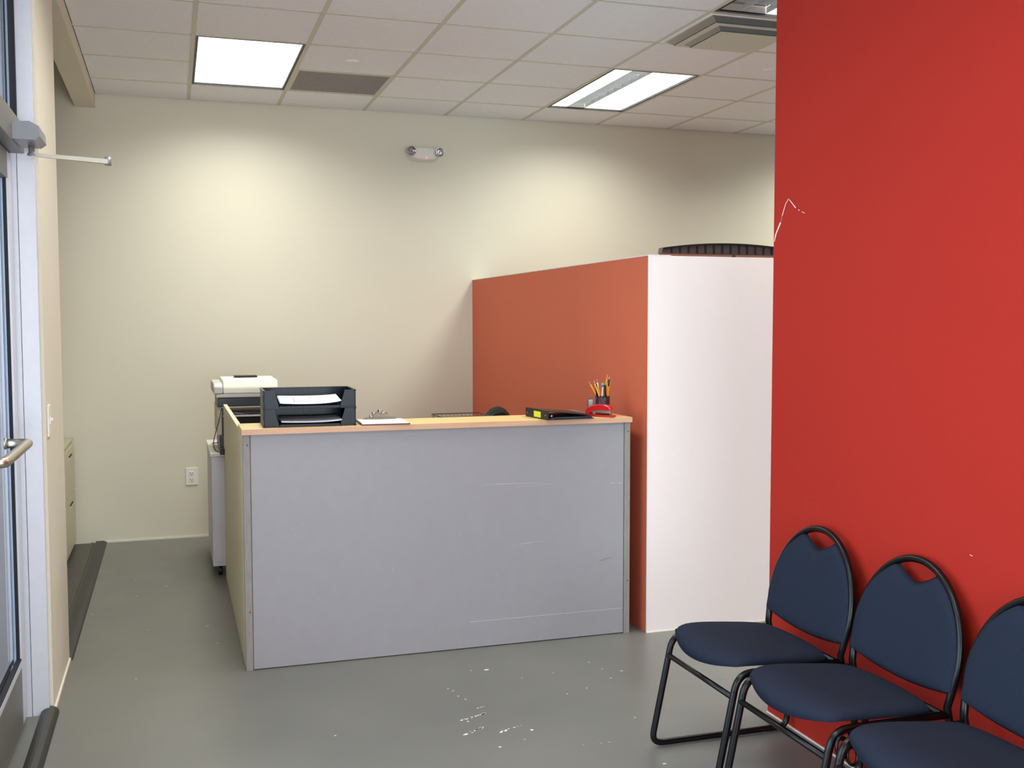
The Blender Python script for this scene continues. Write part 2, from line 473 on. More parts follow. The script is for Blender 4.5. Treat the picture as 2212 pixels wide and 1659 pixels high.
for (i, j) in fixtures:
    if (i, j) == (0, 0): troffer(i, j, ((), ()), 'fully lit white square ceiling light above the printer, left of the grey return grille')
    elif (i, j) == (4, 0): troffer(i, j, ((1,), ()), 'lit ceiling light with one grey stripe of louvre cells, above the orange partition')
    elif (i, j) == (4, 4): troffer(i, j, ((), (0, 1)), 'half lit ceiling light at the top edge beside the stepped air diffuser')
    else:
        vis = {(0, 12): 'ceiling light close to the shop windows of the lobby', (0, 4): 'ceiling light over the lobby in front of the desk', (0, 8): 'ceiling light over the waiting chairs'}
        troffer(i, j, ((), ()), vis.get((i, j), 'louvred ceiling light out of view over the rear office'), power=0.72 if i == 0 else 1.4)

t = thing('return_grille', 'grey perforated return air panel in the ceiling beside the left light', 'ceiling vent', (1.5*TILE, (cy(0)+cy(1))/2, H))
h = TILE/2-0.012
m = MB()
for s in (-1, 1): m.box(s*h, s*(h-0.012), -h, h, 0, 0.014).box(-h+0.012, h-0.012, s*h, s*(h-0.012), 0, 0.014)
m.build('frame', 'tee', t)
B(-h+0.012, h-0.012, -h+0.012, h-0.012, 0.004, 0.012).build('perforated_panel', 'return_grille', t)

# stepped square supply diffuser
t = thing('air_diffuser', 'stepped square metal supply air diffuser in the ceiling by the red wall', 'ceiling vent', (4.5*TILE, (cy(3)+cy(4))/2, H))
def ring(m, a0, z0, a1, z1):
    c0 = [(-a0, -a0, z0), (a0, -a0, z0), (a0, a0, z0), (-a0, a0, z0)]
    c1 = [(-a1, -a1, z1), (a1, -a1, z1), (a1, a1, z1), (-a1, a1, z1)]
    m.add(c0+c1, [(k, (k+1) % 4, 4+(k+1) % 4, 4+k) for k in range(4)])
m = MB(); ring(m, h, 0.0, h-0.004, -0.003); ring(m, h-0.004, -0.003, 0.272, -0.003); m.build('frame', 'tile', t, fix=False)
m = MB(); ring(m, 0.272, -0.003, 0.262, -0.006); ring(m, 0.262, -0.006, 0.232, -0.026); m.build('outer_cone', 'diffuser', t, fix=False)
m = MB(); ring(m, 0.232, -0.026, 0.236, -0.029); ring(m, 0.236, -0.029, 0.196, -0.029); m.build('step_lip', 'tee', t, fix=False)
m = MB(); ring(m, 0.196, -0.029, 0.166, -0.047); m.build('inner_cone', 'diffuser', t, fix=False)
m = MB(); ring(m, 0.166, -0.047, 0.170, -0.050)
m.add([(-0.17, -0.17, -0.050), (0.17, -0.17, -0.050), (0.17, 0.17, -0.050), (-0.17, 0.17, -0.050)], [(0, 1, 2, 3)])
m.build('centre_plate', 'tee', t, fix=False)
m = MB()
for s in (-1, 1):
    m.box(s*0.30, s*0.293, -0.30, 0.30, 0.015, 0.2).box(-0.30, 0.30, s*0.30, s*0.293, 0.015, 0.2)
m.box(-0.3, 0.3, -0.3, 0.3, 0.19, 0.2)
m.build('duct_box', 'slab', t)

for (x, y, lab) in ((0.902, -1.406, 'small round sprinkler cover in the ceiling near the grey return grille'),
                    (3.371, -1.986, 'small round sprinkler cover in the ceiling beside the red wall, below the diffuser'),
                    (4.348, -0.47, 'small round sprinkler cover in the ceiling close to the back wall')):
    o = thing('sprinkler_cover', lab, 'sprinkler', (x, y, H), 0, 'round sprinkler covers')
    MB().lathe([(0.040, -0.0005), (0.041, -0.004), (0.036, -0.008), (0.0, -0.009)], (0, 0, 0.0028), 28).build('cover_plate', 'tile', o)

# ------------------------------------------------------------------ glazed street side
def frame_struct(name, m, mt_, label, cat='frame'): return struct(m.build(name, mt_), label, cat)
YD0, YD1 = -3.372, -4.33          # door leaf hinge and latch edges
XG = -0.745                       # outside of the frame
m = MB()
m.box(XG, -0.622, -3.345, -3.322, 0.0, H)              # jamb against the pier
frame_struct('door_frame', m, 'aluminium', 'pale aluminium door jamb against the cream pier', 'door frame')
m = MB()
m.box(-0.683, -0.6815, -3.3475, -3.345, 0.0, H)
m.box(-0.735, -0.706, -3.372, -3.346, 0.0, 2.15)
m.box(-0.698, -0.676, -3.368, -3.346, 2.27, H)
frame_struct('trim_7', m, 'gasket', 'black gasket strip down the door jamb', 'gasket')
frame_struct('trim_8', B(-0.745, -0.655, YF, -3.345, 2.15, 2.255, bev=0.003), 'alu_dark', 'grey aluminium header above the glazed door', 'frame')
frame_struct('trim_9', B(-0.745, -0.655, -4.40, -4.345, 0, H-0.001, bev=0.002), 'aluminium', 'aluminium mullion on the latch side of the door', 'frame')
dr = thing('door_1', 'glazed aluminium street door with steel push bar', 'door', (-0.72, YD0, 0.012))
struct(dr)
def D(x0, x1, y0, y1, z0, z1, **k):        # door leaf local coordinates
    return MB().box(x0+0.72, x1+0.72, y0-YD0, y1-YD0, z0, z1, **k)
D(-0.735, -0.70, YD0-0.088, YD0, 0, 2.13, bev=0.002).build('stile', 'aluminium', dr)
D(-0.735, -0.70, YD1, YD1+0.088, 0, 2.13, bev=0.002).build('stile', 'aluminium', dr)
D(-0.735, -0.70, YD1+0.088, YD0-0.088, 2.03, 2.13, bev=0.002).build('top_rail', 'alu_dark', dr)
D(-0.735, -0.70, YD1+0.088, YD0-0.088, 0, 0.225, bev=0.002).build('bottom_rail', 'alu_dark', dr)
m = D(-0.714, -0.697, YD1+0.088, YD0-0.088, 0.228, 0.250)
b2 = D(-0.714, -0.697, YD0-0.100, YD0-0.088, 0.25, 2.03)
m.v, m.f, m.sm = m.v, m.f, m.sm
m.add(b2.v, b2.f).build('glass_stop', 'aluminium', dr)
m = D(-0.716, -0.699, YD1+0.088, YD0-0.1, 0.250, 0.256)
b2 = D(-0.716, -0.704, YD0-0.105, YD0-0.100, 0.25, 2.03)
m.add(b2.v, b2.f).build('glazing_gasket', 'gasket', dr)
D(-0.721, -0.715, YD1+0.088, YD0-0.1, 0.25, 2.03).build('glass', 'glass', dr)
pb = MB()
zb = 1.088
yb0, yb1 = -3.72, -4.26
pb.tube(fillet([(-0.70+0.72, yb0-YD0, zb), (-0.625+0.72, yb0-YD0, zb), (-0.625+0.72, yb1-YD0, zb), (-0.70+0.72, yb1-YD0, zb)], 0.016, 5), 0.0165, 16)
pb.lathe([(0.02, 0), (0.02, 0.006), (0.013, 0.01)], (0.02, yb0-YD0, zb), 20, 'x')
pb.build('push_bar', 'steel', dr)
# side light and transom panes
wn = bpy.data.objects.new('window_1', None); COL.objects.link(wn); wn.location = (-0.70, -6.5, 0); struct(wn, 'street side glazing with transom panes', 'window')
m = MB()
m.box(-0.03, 0.03, -2.5, 2.10, 0.0, 0.10)
for y in (-2.5, -0.9, 0.7): m.box(-0.03, 0.03, y-0.025, y+0.025, 0.10, 2.15)
for y in (-2.5, -0.9, 0.7): m.box(-0.03, 0.03, y-0.025, y+0.025, 2.255, H)
m.box(-0.03, 0.03, -3.4, -2.52, 0, H)
m.build('window_frame', 'aluminium', wn)
B(-0.003, 0.003, -2.5, 2.10, 0.1, 2.15).build('window_pane', 'glass', wn)
B(-0.003, 0.003, -2.5, 3.12, 2.255, H).build('transom_pane', 'glass', wn)
struct(B(-0.76, -0.62, YF, -3.32, H, 3.4).build('trim_10', 'cream'), 'cream bulkhead above the transom', 'trim')

# door closer on the header
t = thing('door_closer', 'grey door closer body and long arm on the header of the glazed door', 'door closer', (-0.655, -3.5, 2.18))
m = MB()
m.prism([(-0.01+0.01, -0.025), (0.0, 0.035), (0.055, 0.038), (0.085, 0.022), (0.088, -0.012), (0.070, -0.026)], 'y', -0.16, 0.045)
m.build('body', 'closer_grey', t)
MB().lathe([(0.016, -0.058), (0.014, -0.052), (0.010, -0.046), (0.011, -0.024)], (0.042, 0.0, 0), 18).build('spindle', 'closer_grey', t)
m = MB()
ap = [(0.042, 0.0, -0.052), (0.09, 0.0, -0.056), (0.20, 0.0, -0.062), (0.30, 0.0, -0.068)]
for k in range(3):
    pass
w0 = [0.007, 0.008, 0.011, 0.015]
vs = []
for (x, y, z), w in zip(ap, w0):
    vs += [(x, y-w, z-0.006-w*0.25), (x, y+w, z-0.006-w*0.25), (x, y+w, z+0.004+w*0.2), (x, y-w, z+0.004+w*0.2)]
fs = [(0, 1, 2, 3), (12, 15, 14, 13)]
for k in range(3):
    for q in range(4): fs.append((k*4+q, k*4+(q+1) % 4, k*4+4+(q+1) % 4, k*4+4+q))
m.add(vs, fs)
m.build('arm', 'steel', t)
MB().lathe([(0.0, -0.016), (0.012, -0.014), (0.012, 0.016), (0.0, 0.018)], (0.30, 0.0, -0.068), 16).build('arm_pin', 'closer_grey', t)

# light switch on the pier
t = thing('light_switch', 'white light switch plate on the cream pier beside the door', 'light switch', (XL, -3.235, 1.135))
B(0, 0.007, -0.038, 0.038, -0.062, 0.062, bev=0.003).build('plate', 'plastic_white', t)
m = MB().box(0.006, 0.010, -0.008, 0.008, -0.014, 0.014).box(0.008, 0.018, -0.004, 0.004, 0.0, 0.010)
m.build('toggle', 'plastic_white', t)

# wall outlet
t = thing('wall_outlet', 'white duplex power outlet low on the cream back wall', 'power outlet', (-0.028, 0, 0.435))
B(-0.040, 0.040, -0.007, 0, -0.062, 0.062, bev=0.003).build('plate', 'plastic_white', t)
for s in (-1, 1):
    r = B(-0.017, 0.017, -0.010, -0.006, s*0.021-0.015, s*0.021+0.015, bev=0.002).build('receptacle', 'plastic_white', t)
    m = MB().box(-0.009, -0.006, -0.0106, -0.0095, s*0.021-0.003, s*0.021+0.008).box(0.006, 0.009, -0.0106, -0.0095, s*0.021-0.003, s*0.021+0.008)
    m.lathe([(0.003, 0), (0.003, 0.0006)], (0, -0.0106, s*0.021-0.008), 10, 'y')
    m.build('slots', 'slot', r)

# emergency light
t = thing('emergency_light', 'white emergency light with two chrome lamp heads high on the back wall', 'emergency light', (1.655, 0, 2.765))
def eb(u, v):
    # rounded body : u around outline, v from wall to front
    a = 2*pi*u
    n_ = 3.0
    ex = 0.125*math.copysign(abs(cos(a))**(2/n_), cos(a)); ez = 0.056*math.copysign(abs(sin(a))**(2/2.4), sin(a))
    k = sqrt(max(0, 1-(v**3)*0.999))*1.0
    sc_ = 1-0.22*v if v < 0.8 else (1-0.176)*sqrt(max(0.0, 1-((v-0.8)/0.2)**2))
    return (ex*sc_, -0.075*min(1, v/0.8) if v < 0.8 else -0.075-0.012*(v-0.8)/0.2, ez*sc_-0.008)
MB().grid(eb, 41, 14).build('housing', 'plastic_warm', t)
for x, rz in ((-0.112, 0.35), (0.112, -0.25)):
    hd = bpy.data.objects.new('lamp_head', None)
    bpy.data.objects.remove(hd)
    m = MB().lathe([(0.0, -0.02), (0.018, -0.018), (0.031, 0.0), (0.035, 0.02), (0.035, 0.026), (0.031, 0.027), (0.027, 0.020), (0.015, 0.010), (0.006, 0.014), (0.0, 0.016)], (0, 0, 0), 24, 'y')
    o = m.build('lamp_head', 'chrome', t)
    o.location = (x, -0.082, 0.004); o.rotation_euler = (0.1, 0, rz)
MB().lathe([(0.005, 0), (0.005, 0.006), (0.0, 0.008)], (0.012, -0.080, -0.042), 12, 'y').build('indicator', 'led', t)

# ------------------------------------------------------------------ reception desk
dk = thing('reception_desk', 'grey laminate reception desk with maple top ledge', 'reception desk', (1.05, -3.06, 0))
def K(x0, x1, y0, y1, z0, z1, **k): return MB().box(x0-1.05, x1-1.05, y0+3.06, y1+3.06, z0, z1, **k)
fp = K(0.170, 1.925, -3.060, -3.035, 0.004, 1.034, bev=0.0015).build('front_panel', 'laminate', dk)
for x0, x1 in ((0.138, 0.168), (1.927, 1.957)):
    e = K(x0, x1, -3.064, -3.034, 0, 1.034, bev=0.0015).build('edge_strip', 'edge_strip', dk)
    for z in (0.99, 0.26): MB().lathe([(0.0035, 0), (0.003, 0.001)], ((x0+x1)/2-1.05+0.004, -0.0045, z), 10, 'y').build('screw', 'screw', e)
K(0.138, 0.160, -3.034, -1.30, 0.0, 1.036, bev=0.0015).build('side_panel', 'laminate_side', dk)
K(1.935, 1.957, -3.034, -2.30, 0.0, 1.034, bev=0.0015).build('side_panel', 'laminate', dk)
tp = K(0.134, 1.960, -3.078, -2.800, 1.0345, 1.0595, bev=0.0015).build('counter_top', 'maple', dk)
K(0.1335, 1.9605, -3.0795, -3.0775, 1.035, 1.059).build('edge_band', 'maple_edge', tp)
K(0.161, 1.934, -3.034, -2.30, 0.715, 0.74, bev=0.0015).build('work_surface', 'laminate', dk)
# scrapes on the front panel
m = MB()
def scr(x0, z0, x1, z1, w):
    m.box(min(x0, x1)-1.05, max(x0, x1)-1.05, -0.0006, 0.0, min(z0, z1)-w, max(z0, z1)+w) if abs(z1-z0) < 1e-4 else m.add(
        [(x0-1.05, -0.0006, z0-w), (x1-1.05, -0.0006, z1-w*0.4), (x1-1.05, -0.0006, z1+w*0.4), (x0-1.05, -0.0006, z0+w)], [(0, 1, 2, 3)])
scr(1.215, 0.7650, 1.30, 0.7655, 0.0004); scr(1.28, 0.7655, 1.50, 0.760, 0.0009)
scr(1.86, 0.742, 1.882, 0.741, 0.0010); scr(1.893, 0.741, 1.918, 0.738, 0.0008); scr(1.38, 0.748, 1.56, 0.753, 0.0003)
scr(1.15, 0.125, 1.922, 0.125, 0.0006); scr(1.40, 0.475, 1.52, 0.484, 0.0006)
for q in range(5):
    x = random.uniform(0.3, 1.8); z = random.uniform(0.3, 0.95); scr(x, z, x+0.004, z+0.003, 0.0014)
m.build('scrape_marks', 'scrape_pale', fp, fix=False)['kind'] = 'stuff'
m = MB(); scr2 = [(1.80, 0.392), (1.82, 0.398), (1.862, 0.403), (1.862, 0.411), (1.83, 0.408), (1.80, 0.399)]
m.add([(x-1.05, -0.0007, z-0.03) for x, z in scr2], [tuple(range(6))])
m.build('dark_smudge', 'scuff_dark', fp, fix=False)

# ------------------------------------------------------------------ things on the counter
ZC = 1.0600
# stacked letter trays
def letter_tray(label, z, tint):
    t = thing('letter_tray', label, 'letter tray', (0.432, -2.925, z), radians(-1.5), 'stacked letter trays on the counter')
    w, d, hh = 0.200, 0.125, 0.079
    B(-w, w, -d, d, 0.004, 0.008, bev=0.001).build('base', 'tray_plastic', t)
    m = MB()
    m.box(-w, w, d-0.004, d, 0.004, hh, bev=0.001)
    m.box(-w-0.001, w+0.001, d-0.008, d+0.004, hh-0.006, hh+0.001, bev=0.001)
    for k in range(34): m.box(-w+0.012+k*0.0113, -w+0.015+k*0.0113, d-0.0075, d-0.004, 0.035, hh-0.006)
    m.build('back_wall', 'tray_plastic', t)
    for s in (-1, 1):
        m = MB()
        # side wall with a window hole: built as bars around the hole
        x0, x1 = s*w, s*(w-0.005)
        m.box(x0, x1, -d, -d+0.020, 0.0, hh).box(x0, x1, -d+0.045, d, 0.0, hh)
        m.box(x0, x1, -d+0.020, -d+0.045, 0.0, 0.030).box(x0, x1, -d+0.020, -d+0.045, 0.060, hh)
        m.box(s*(w+0.002), s*(w-0.009), -d, d, hh-0.005, hh+0.001)
        m.box(s*(w+0.002), s*(w-0.009), -d, d, -0.0, 0.006)
        m.build('side_wall', 'tray_plastic', t)
        m = MB()
        fw = 0.066 if s < 0 else 0.068
        m.prism([(s*w, 0.0), (s*w, hh), (s*(w-fw*0.70), hh), (s*(w-fw*0.95), 0.020), (s*(w-fw), 0.0)], 'y', -d, -d+0.004)
        m.build('front_corner', 'tray_plastic', t)
    m = MB().box(-w+0.07, w-0.07, -d, -d+0.004, 0.0, 0.012, bev=0.001)
    m.build('front_lip', 'tray_plastic', t)
    return t
letter_tray('smoked navy plastic letter tray directly on the maple top, lower of the stack', ZC, 0)
letter_tray('smoked navy plastic letter tray on top of the other, holding printed sheets', ZC+0.0805, 0)

def paper_stack(name, label, cx, cyy, z, w, d, n, rz, curl, m1, group=None, tilt=0.0):
    t = thing(name, label, 'papers', (cx, cyy, z), rz, group)
    for k in range(n):
        ox, oy, a = random.uniform(-0.003, 0.003), random.uniform(-0.003, 0.003), random.uniform(-0.02, 0.02)
        def fn(u, v, k=k):
            x = (u-0.5)*w; y = (v-0.5)*d
            zz = tilt*v+0.0008*k+curl*((2*u-1)**2*0.8+(max(0, 2*u-1))**3*0.8)*(0.4+0.6*(1-v))*(1+0.12*k)
            return (x*cos(a)-y*sin(a)+ox, x*sin(a)+y*cos(a)+oy, zz+0.0004)
        m = MB().grid(fn, 15, 7)
        s_ = m.build('sheet', m1 if k == n-1 else 'paper', t, fix=False)
        so = s_.modifiers.new('s', 'SOLIDIFY'); so.thickness = 0.0006; so.offset = 1
        if k == n-1 and m1 == 'paper':
            mi = MB()
            for r in range(10):
                u0 = 0.24+r*0.055
                v1 = random.uniform(0.35, 0.85)
                for q in range(5):
                    va = 0.08+(v1-0.08)*q/5; vb = 0.08+(v1-0.08)*(q+0.85)/5
                    p = [Vector(fn(u0, va)), Vector(fn(u0+0.010 if r else u0+0.018, va)), Vector(fn(u0+0.010 if r else u0+0.018, vb)), Vector(fn(u0, vb))]
                    mi.add([tuple(x+Vector((0, 0, 0.0010))) for x in p], [(0, 1, 2, 3)])
            mi.build('printed_lines', 'ink', s_, fix=False)
    return t
paper_stack('paper_stack', 'white printed sheets sticking out of the upper letter tray', 0.435, -2.955, ZC+0.0805+0.0195, 0.262, 0.205, 4, radians(-1.5), 0.006, 'paper', tilt=0.020)
paper_stack('paper_stack', 'grey sheets with curled edges sticking out of the lower letter tray', 0.439, -2.958, ZC+0.0195, 0.262, 0.205, 3, radians(-1.5), 0.004, 'paper_grey', tilt=0.014)

# clipboard
t = thing('clipboard', 'brown clipboard with white paper and metal clip beside the letter trays', 'clipboard', (0.765, -2.965, ZC), radians(-3))
B(-0.110, 0.110, -0.118, 0.135, 0.0005, 0.0045, bev=0.001).build('board', 'hardboard', t)
sh = B(-0.105, 0.103, -0.116, 0.105, 0.0050, 0.0075).build('paper_pad', 'paper', t)
m = MB()
m.prism([(-0.078, 0.0075), (0.078, 0.0075), (0.074, 0.014), (0.045, 0.020), (0.035, 0.026), (0.028, 0.040), (0.012, 0.045), (-0.012, 0.045), (-0.028, 0.040), (-0.036, 0.026), (-0.045, 0.020), (-0.074, 0.014)], 'y', 0.088, 0.094)
m.box(-0.07, 0.07, 0.094, 0.128, 0.0045, 0.009, bev=0.001)
cl = m.build('clip', 'clip_bronze', t)
m = MB()
for (x, z, r) in ((0.0, 0.045, 0.009), (-0.028, 0.036, 0.006), (0.016, 0.038, 0.005), (-0.040, 0.022, 0.004)):
    m.tube([(x-0.010, 0.084, z), (x+0.010, 0.084, z)], r, 12)
m.tube([(-0.035, 0.10, 0.030), (0.035, 0.10, 0.030)], 0.009, 12)
m.build('spring_roll', 'chrome', cl)

# binder
t = thing('ring_binder', 'black ring binder with yellow spine label lying on the counter', 'binder', (1.503, -2.990, ZC), radians(6))
# spine along y at x=0, covers reach +x ; the thick end is the spine
L2 = 0.125
m = MB(); m.box(0.0, 0.003, -L2, L2, 0.0, 0.040, bev=0.0008); m.build('spine', 'binder', t)
m = MB(); m.box(0.0, 0.243, -L2, L2, 0.0, 0.003, bev=0.0008); m.build('back_cover', 'binder', t)
m = MB()
m.add([(0.0, -L2, 0.040), (0.243, -L2, 0.014), (0.243, L2, 0.014), (0.0, L2, 0.040), (0.0, -L2, 0.0435), (0.244, -L2, 0.0175), (0.244, L2, 0.0175), (0.0, L2, 0.0435)],
      [(0, 3, 2, 1), (4, 5, 6, 7), (0, 1, 5, 4), (1, 2, 6, 5), (2, 3, 7, 6), (3, 0, 4, 7)])
m.build('front_cover', 'binder', t)
m = MB()
m.prism([(0.02, 0.004), (0.235, 0.004), (0.235, 0.011), (0.05, 0.012), (0.02, 0.009)], 'y', -L2+0.006, L2-0.006)
m.build('pages', 'printer_dark', t)
m = MB().tube(fillet([(0.03, -L2+0.05, 0.003), (0.012, -L2+0.05, 0.016), (0.03, -L2+0.05, 0.03), (0.05, -L2+0.05, 0.016)], 0.01), 0.0015, 8)
m.box(0.006, 0.03, -L2+0.004, L2-0.004, 0.003, 0.0045)
m.lathe([(0.006, 0), (0.005, 0.002)], (0.020, -L2+0.004, 0.018), 12, 'y')
m.build('rings', 'chrome', t)
B(-0.0008, 0.0, -0.045, 0.030, 0.006, 0.034).build('spine_label', 'yellow_note', t)
for y in (-0.095, 0.105): MB().lathe([(0.0045, 0), (0.004, -0.001)], (0.0, y, 0.02), 10, 'x').build('rivet', 'chrome', t)

# stapler
t = thing('stapler', 'glossy red stapler standing near the right end of the counter', 'stapler', (1.822, -3.008, ZC), radians(-56))
m = MB()
pr = [(-0.075, 0.030), (-0.068, 0.040), (-0.045, 0.052), (-0.005, 0.061), (0.035, 0.060), (0.058, 0.054), (0.068, 0.044), (0.068, 0.033), (0.045, 0.030), (0.0, 0.031), (-0.035, 0.028), (-0.062, 0.008), (-0.078, 0.010)]
bm = bmesh.new()
m.prism([(x, z) for x, z in pr], 'y', -0.016, 0.016)
o = m.build('handle', 'red_gloss', t); bv = o.modifiers.new('b', 'BEVEL'); bv.width = 0.006; bv.segments = 4; bv.limit_method = 'ANGLE'
m = MB(); m.prism([(-0.078, 0.0), (0.078, 0.0), (0.082, 0.004), (0.080, 0.010), (0.02, 0.009), (-0.04, 0.012), (-0.078, 0.012)], 'y', -0.017, 0.017)
o = m.build('base', 'red_gloss', t); bv = o.modifiers.new('b', 'BEVEL'); bv.width = 0.003; bv.segments = 3; bv.limit_method = 'ANGLE'
m = MB().box(-0.045, 0.062, -0.009, 0.009, 0.018, 0.033, bev=0.001)
m.build('magazine', 'steel', t)
m = MB().box(0.045, 0.062, -0.013, 0.013, 0.011, 0.014); m.build('anvil', 'chrome', t)
bm.free()

# pencil cup and its contents
CX, CYY = 1.878, -2.905
t = thing('pencil_cup', 'dark maroon pencil cup behind the red stapler', 'pencil cup', (CX, CYY, ZC))
m = MB()
m.lathe([(0.0, 0.001), (0.033, 0.001), (0.036, 0.004), (0.036, 0.090), (0.0335, 0.092), (0.033, 0.090), (0.033, 0.006), (0.0, 0.005)], (0, 0, 0), 32)
m.build('cup_body', 'cup', t)
MB().tube([(0.0363*cos(a), 0.0363*sin(a), 0.089) for a in [2*pi*k/32 for k in range(32)]], 0.0015, 6, closed=True).build('rim', 'cup', t)

PENS = [  # (foot dx, dy, top dx, dy, height, kind, label)
    (0.0236, 0.0107, -0.0646, 0.0173, 0.155, 'pencil', 'yellow pencil leaning far left in the cup'),
    (0.0102, -0.0145, -0.0516, -0.0132, 0.16, 'pencil', 'yellow pencil with pink eraser, second from the left in the cup'),
    (-0.0033, 0.0128, -0.0226, -0.0053, 0.128, 'pencil', 'short orange yellow pencil in the left middle of the cup'),
    (0.0047, 0.0266, -0.0239, 0.0129, 0.168, 'clear', 'clear pen with pink tip in the cup'),
    (-0.0153, 0.0088, -0.0343, -0.0001, 0.145, 'black', 'black pen behind the left pencils in the cup'),
    (0.0106, -0.0253, 0.0065, -0.0145, 0.14, 'black', 'thick dark marker leaning right in the cup'),
    (-0.0132, -0.0093, 0.0048, 0.0044, 0.143, 'teal', 'pen with round green top in the middle of the cup'),
    (-0.0071, -0.0008, 0.0294, 0.005, 0.19, 'pencil', 'tallest yellow pencil with pink eraser in the cup'),
    (0.018, -0.0096, 0.034, -0.0051, 0.18, 'pencilb', 'yellow pencil with dark band on the right of the cup'),
    (0.0017, 0.0024, 0.0451, 0.0016, 0.16, 'pencil', 'yellow pencil leaning far right in the cup'),
    (0.0092, -0.005, 0.021, -0.0137, 0.15, 'pencil', 'yellow pencil at the front right of the cup'),
]
for (fx, fy, tx, ty, hh, kind, lab) in PENS:
    nm = {'pencil': 'pencil', 'pencilb': 'pencil', 'clear': 'pen', 'black': 'marker_pen', 'teal': 'pen'}[kind]
    o = thing(nm, lab, nm.replace('_', ' '), (CX, CYY, ZC+0.007), 0, 'pencils and pens in the cup')
    a = Vector((fx, fy, 0.0)); b = Vector((tx, ty, hh)); d = (b-a)
    def P(k): return a+d*k
    if kind.startswith('pencil'):
        MB().tube([P(0), P(0.93)], 0.0037, 6).build('barrel', 'pencil', o)
        MB().tube([P(0.93), P(0.96)], 0.0038, 10).build('ferrule', 'steel', o)
        MB().tube([P(0.96), P(1.0)], 0.0035, 10).build('eraser', 'eraser', o)
        if kind == 'pencilb': MB().tube([P(0.74), P(0.92)], 0.0042, 10).build('dark_band', 'binder', o)
    elif kind == 'black':
        MB().tube([P(0), P(0.55)], 0.0045, 10).build('barrel', 'printer_grey', o)
        MB().tube([P(0.55), P(0.97), P(1.0)], [0.0058, 0.0055, 0.004], 12).build('cap', 'binder', o)
    elif kind == 'clear':
        MB().tube([P(0), P(0.9)], 0.0032, 8).build('barrel', 'printer_white', o)
        MB().tube([P(0.9), P(1.0)], [0.0034, 0.0012], 8).build('tip', 'eraser', o)
    else:
        MB().tube([P(0), P(0.9)], 0.0036, 8).build('barrel', 'printer_white', o)
        MB().lathe([(0.0, -0.010), (0.008, -0.007), (0.010, 0.0), (0.008, 0.007), (0.0, 0.010)], P(0.98), 16).build('cap', 'teal', o)

t = thing('card_holder', 'small upright grey card in a dark frame left of the pencil cup', 'card holder', (1.822, -2.885, ZC), radians(-12))
B(-0.013, 0.013, -0.014, 0.016, 0.0, 0.004).build('base', 'black_plastic', t)
B(-0.014, 0.014, -0.003, 0.003, 0.004, 0.079, bev=0.001).build('frame', 'printer_dark', t)
m = MB().box(-0.010, 0.011, -0.0036, -0.0028, 0.028, 0.074); m.build('card', 'paper_grey', t)
m = MB()
for k in range(5): m.box(-0.007, 0.003+0.002*(k % 3), -0.0042, -0.0035, 0.034+k*0.007, 0.0365+k*0.007)
m.build('print', 'ink', t)

# ------------------------------------------------------------------ printer on its cart
t = thing('printer_cart', 'white metal printer cart on black casters behind the desk side panel', 'cart', (0.30, -0.88, 0), radians(0))
m = MB().box(-0.235, 0.235, -0.415, 0.36, 0.072, 0.725, bev=0.004); m.build('body', 'cart_white', t)
B(-0.240, 0.240, -0.420, 0.365, 0.726, 0.745, bev=0.003).build('top_panel', 'plastic_warm', t)
B(-0.225, 0.225, -0.419, -0.4155, 0.10, 0.70, bev=0.002).build('door', 'cart_white', t)
for sx in (-1, 1):
    for sy in (-0.33, 0.29):
        c = MB().lathe([(0.008, -0.012), (0.030, -0.012), (0.033, -0.008), (0.033, 0.008), (0.030, 0.012), (0.008, 0.012)], (sx*0.19, sy, 0.033), 22, 'x').build('caster', 'black_plastic', t)
        MB().box(sx*0.19-0.018, sx*0.19+0.018, sy-0.012, sy+0.024, 0.040, 0.071).build('bracket', 'screw', c)

t = thing('printer', 'ivory and dark grey multifunction printer behind the letter trays', 'printer', (0.29, -1.02, 0.746), 0)
xw, y0p, y1p = 0.185, -0.23, 0.20
def prn(z0, z1, nm, mm, inset=0.0, bev=0.006, x0=None, x1=None, y0=None, y1=None):
    return B((-xw+inset) if x0 is None else x0, (xw-inset) if x1 is None else x1, (y0p+inset) if y0 is None else y0, (y1p-inset) if y1 is None else y1, z0, z1, bev=bev).build(nm, mm, t)
prn(0.0, 0.10, 'paper_cassette', 'printer_dark', 0.012)
prn(0.101, 0.235, 'paper_bay', 'black_plastic', 0.02)
for s in (-1, 1): MB().box(s*xw, s*(xw-0.03), y0p+0.02, y1p, 0.10, 0.27, bev=0.004).build('side_pillar', 'cabinet_putty', t)
m = MB().box(-xw+0.031, xw-0.031, y0p-0.03, y1p-0.06, 0.212, 0.220, bev=0.002); m.build('output_tray', 'printer_grey', t)
prn(0.271, 0.326, 'control_band', 'printer_dark', 0.004, y0=y0p-0.01)
prn(0.327, 0.348, 'scanner_rim', 'printer_grey', -0.004, bev=0.004, y0=y0p-0.02)
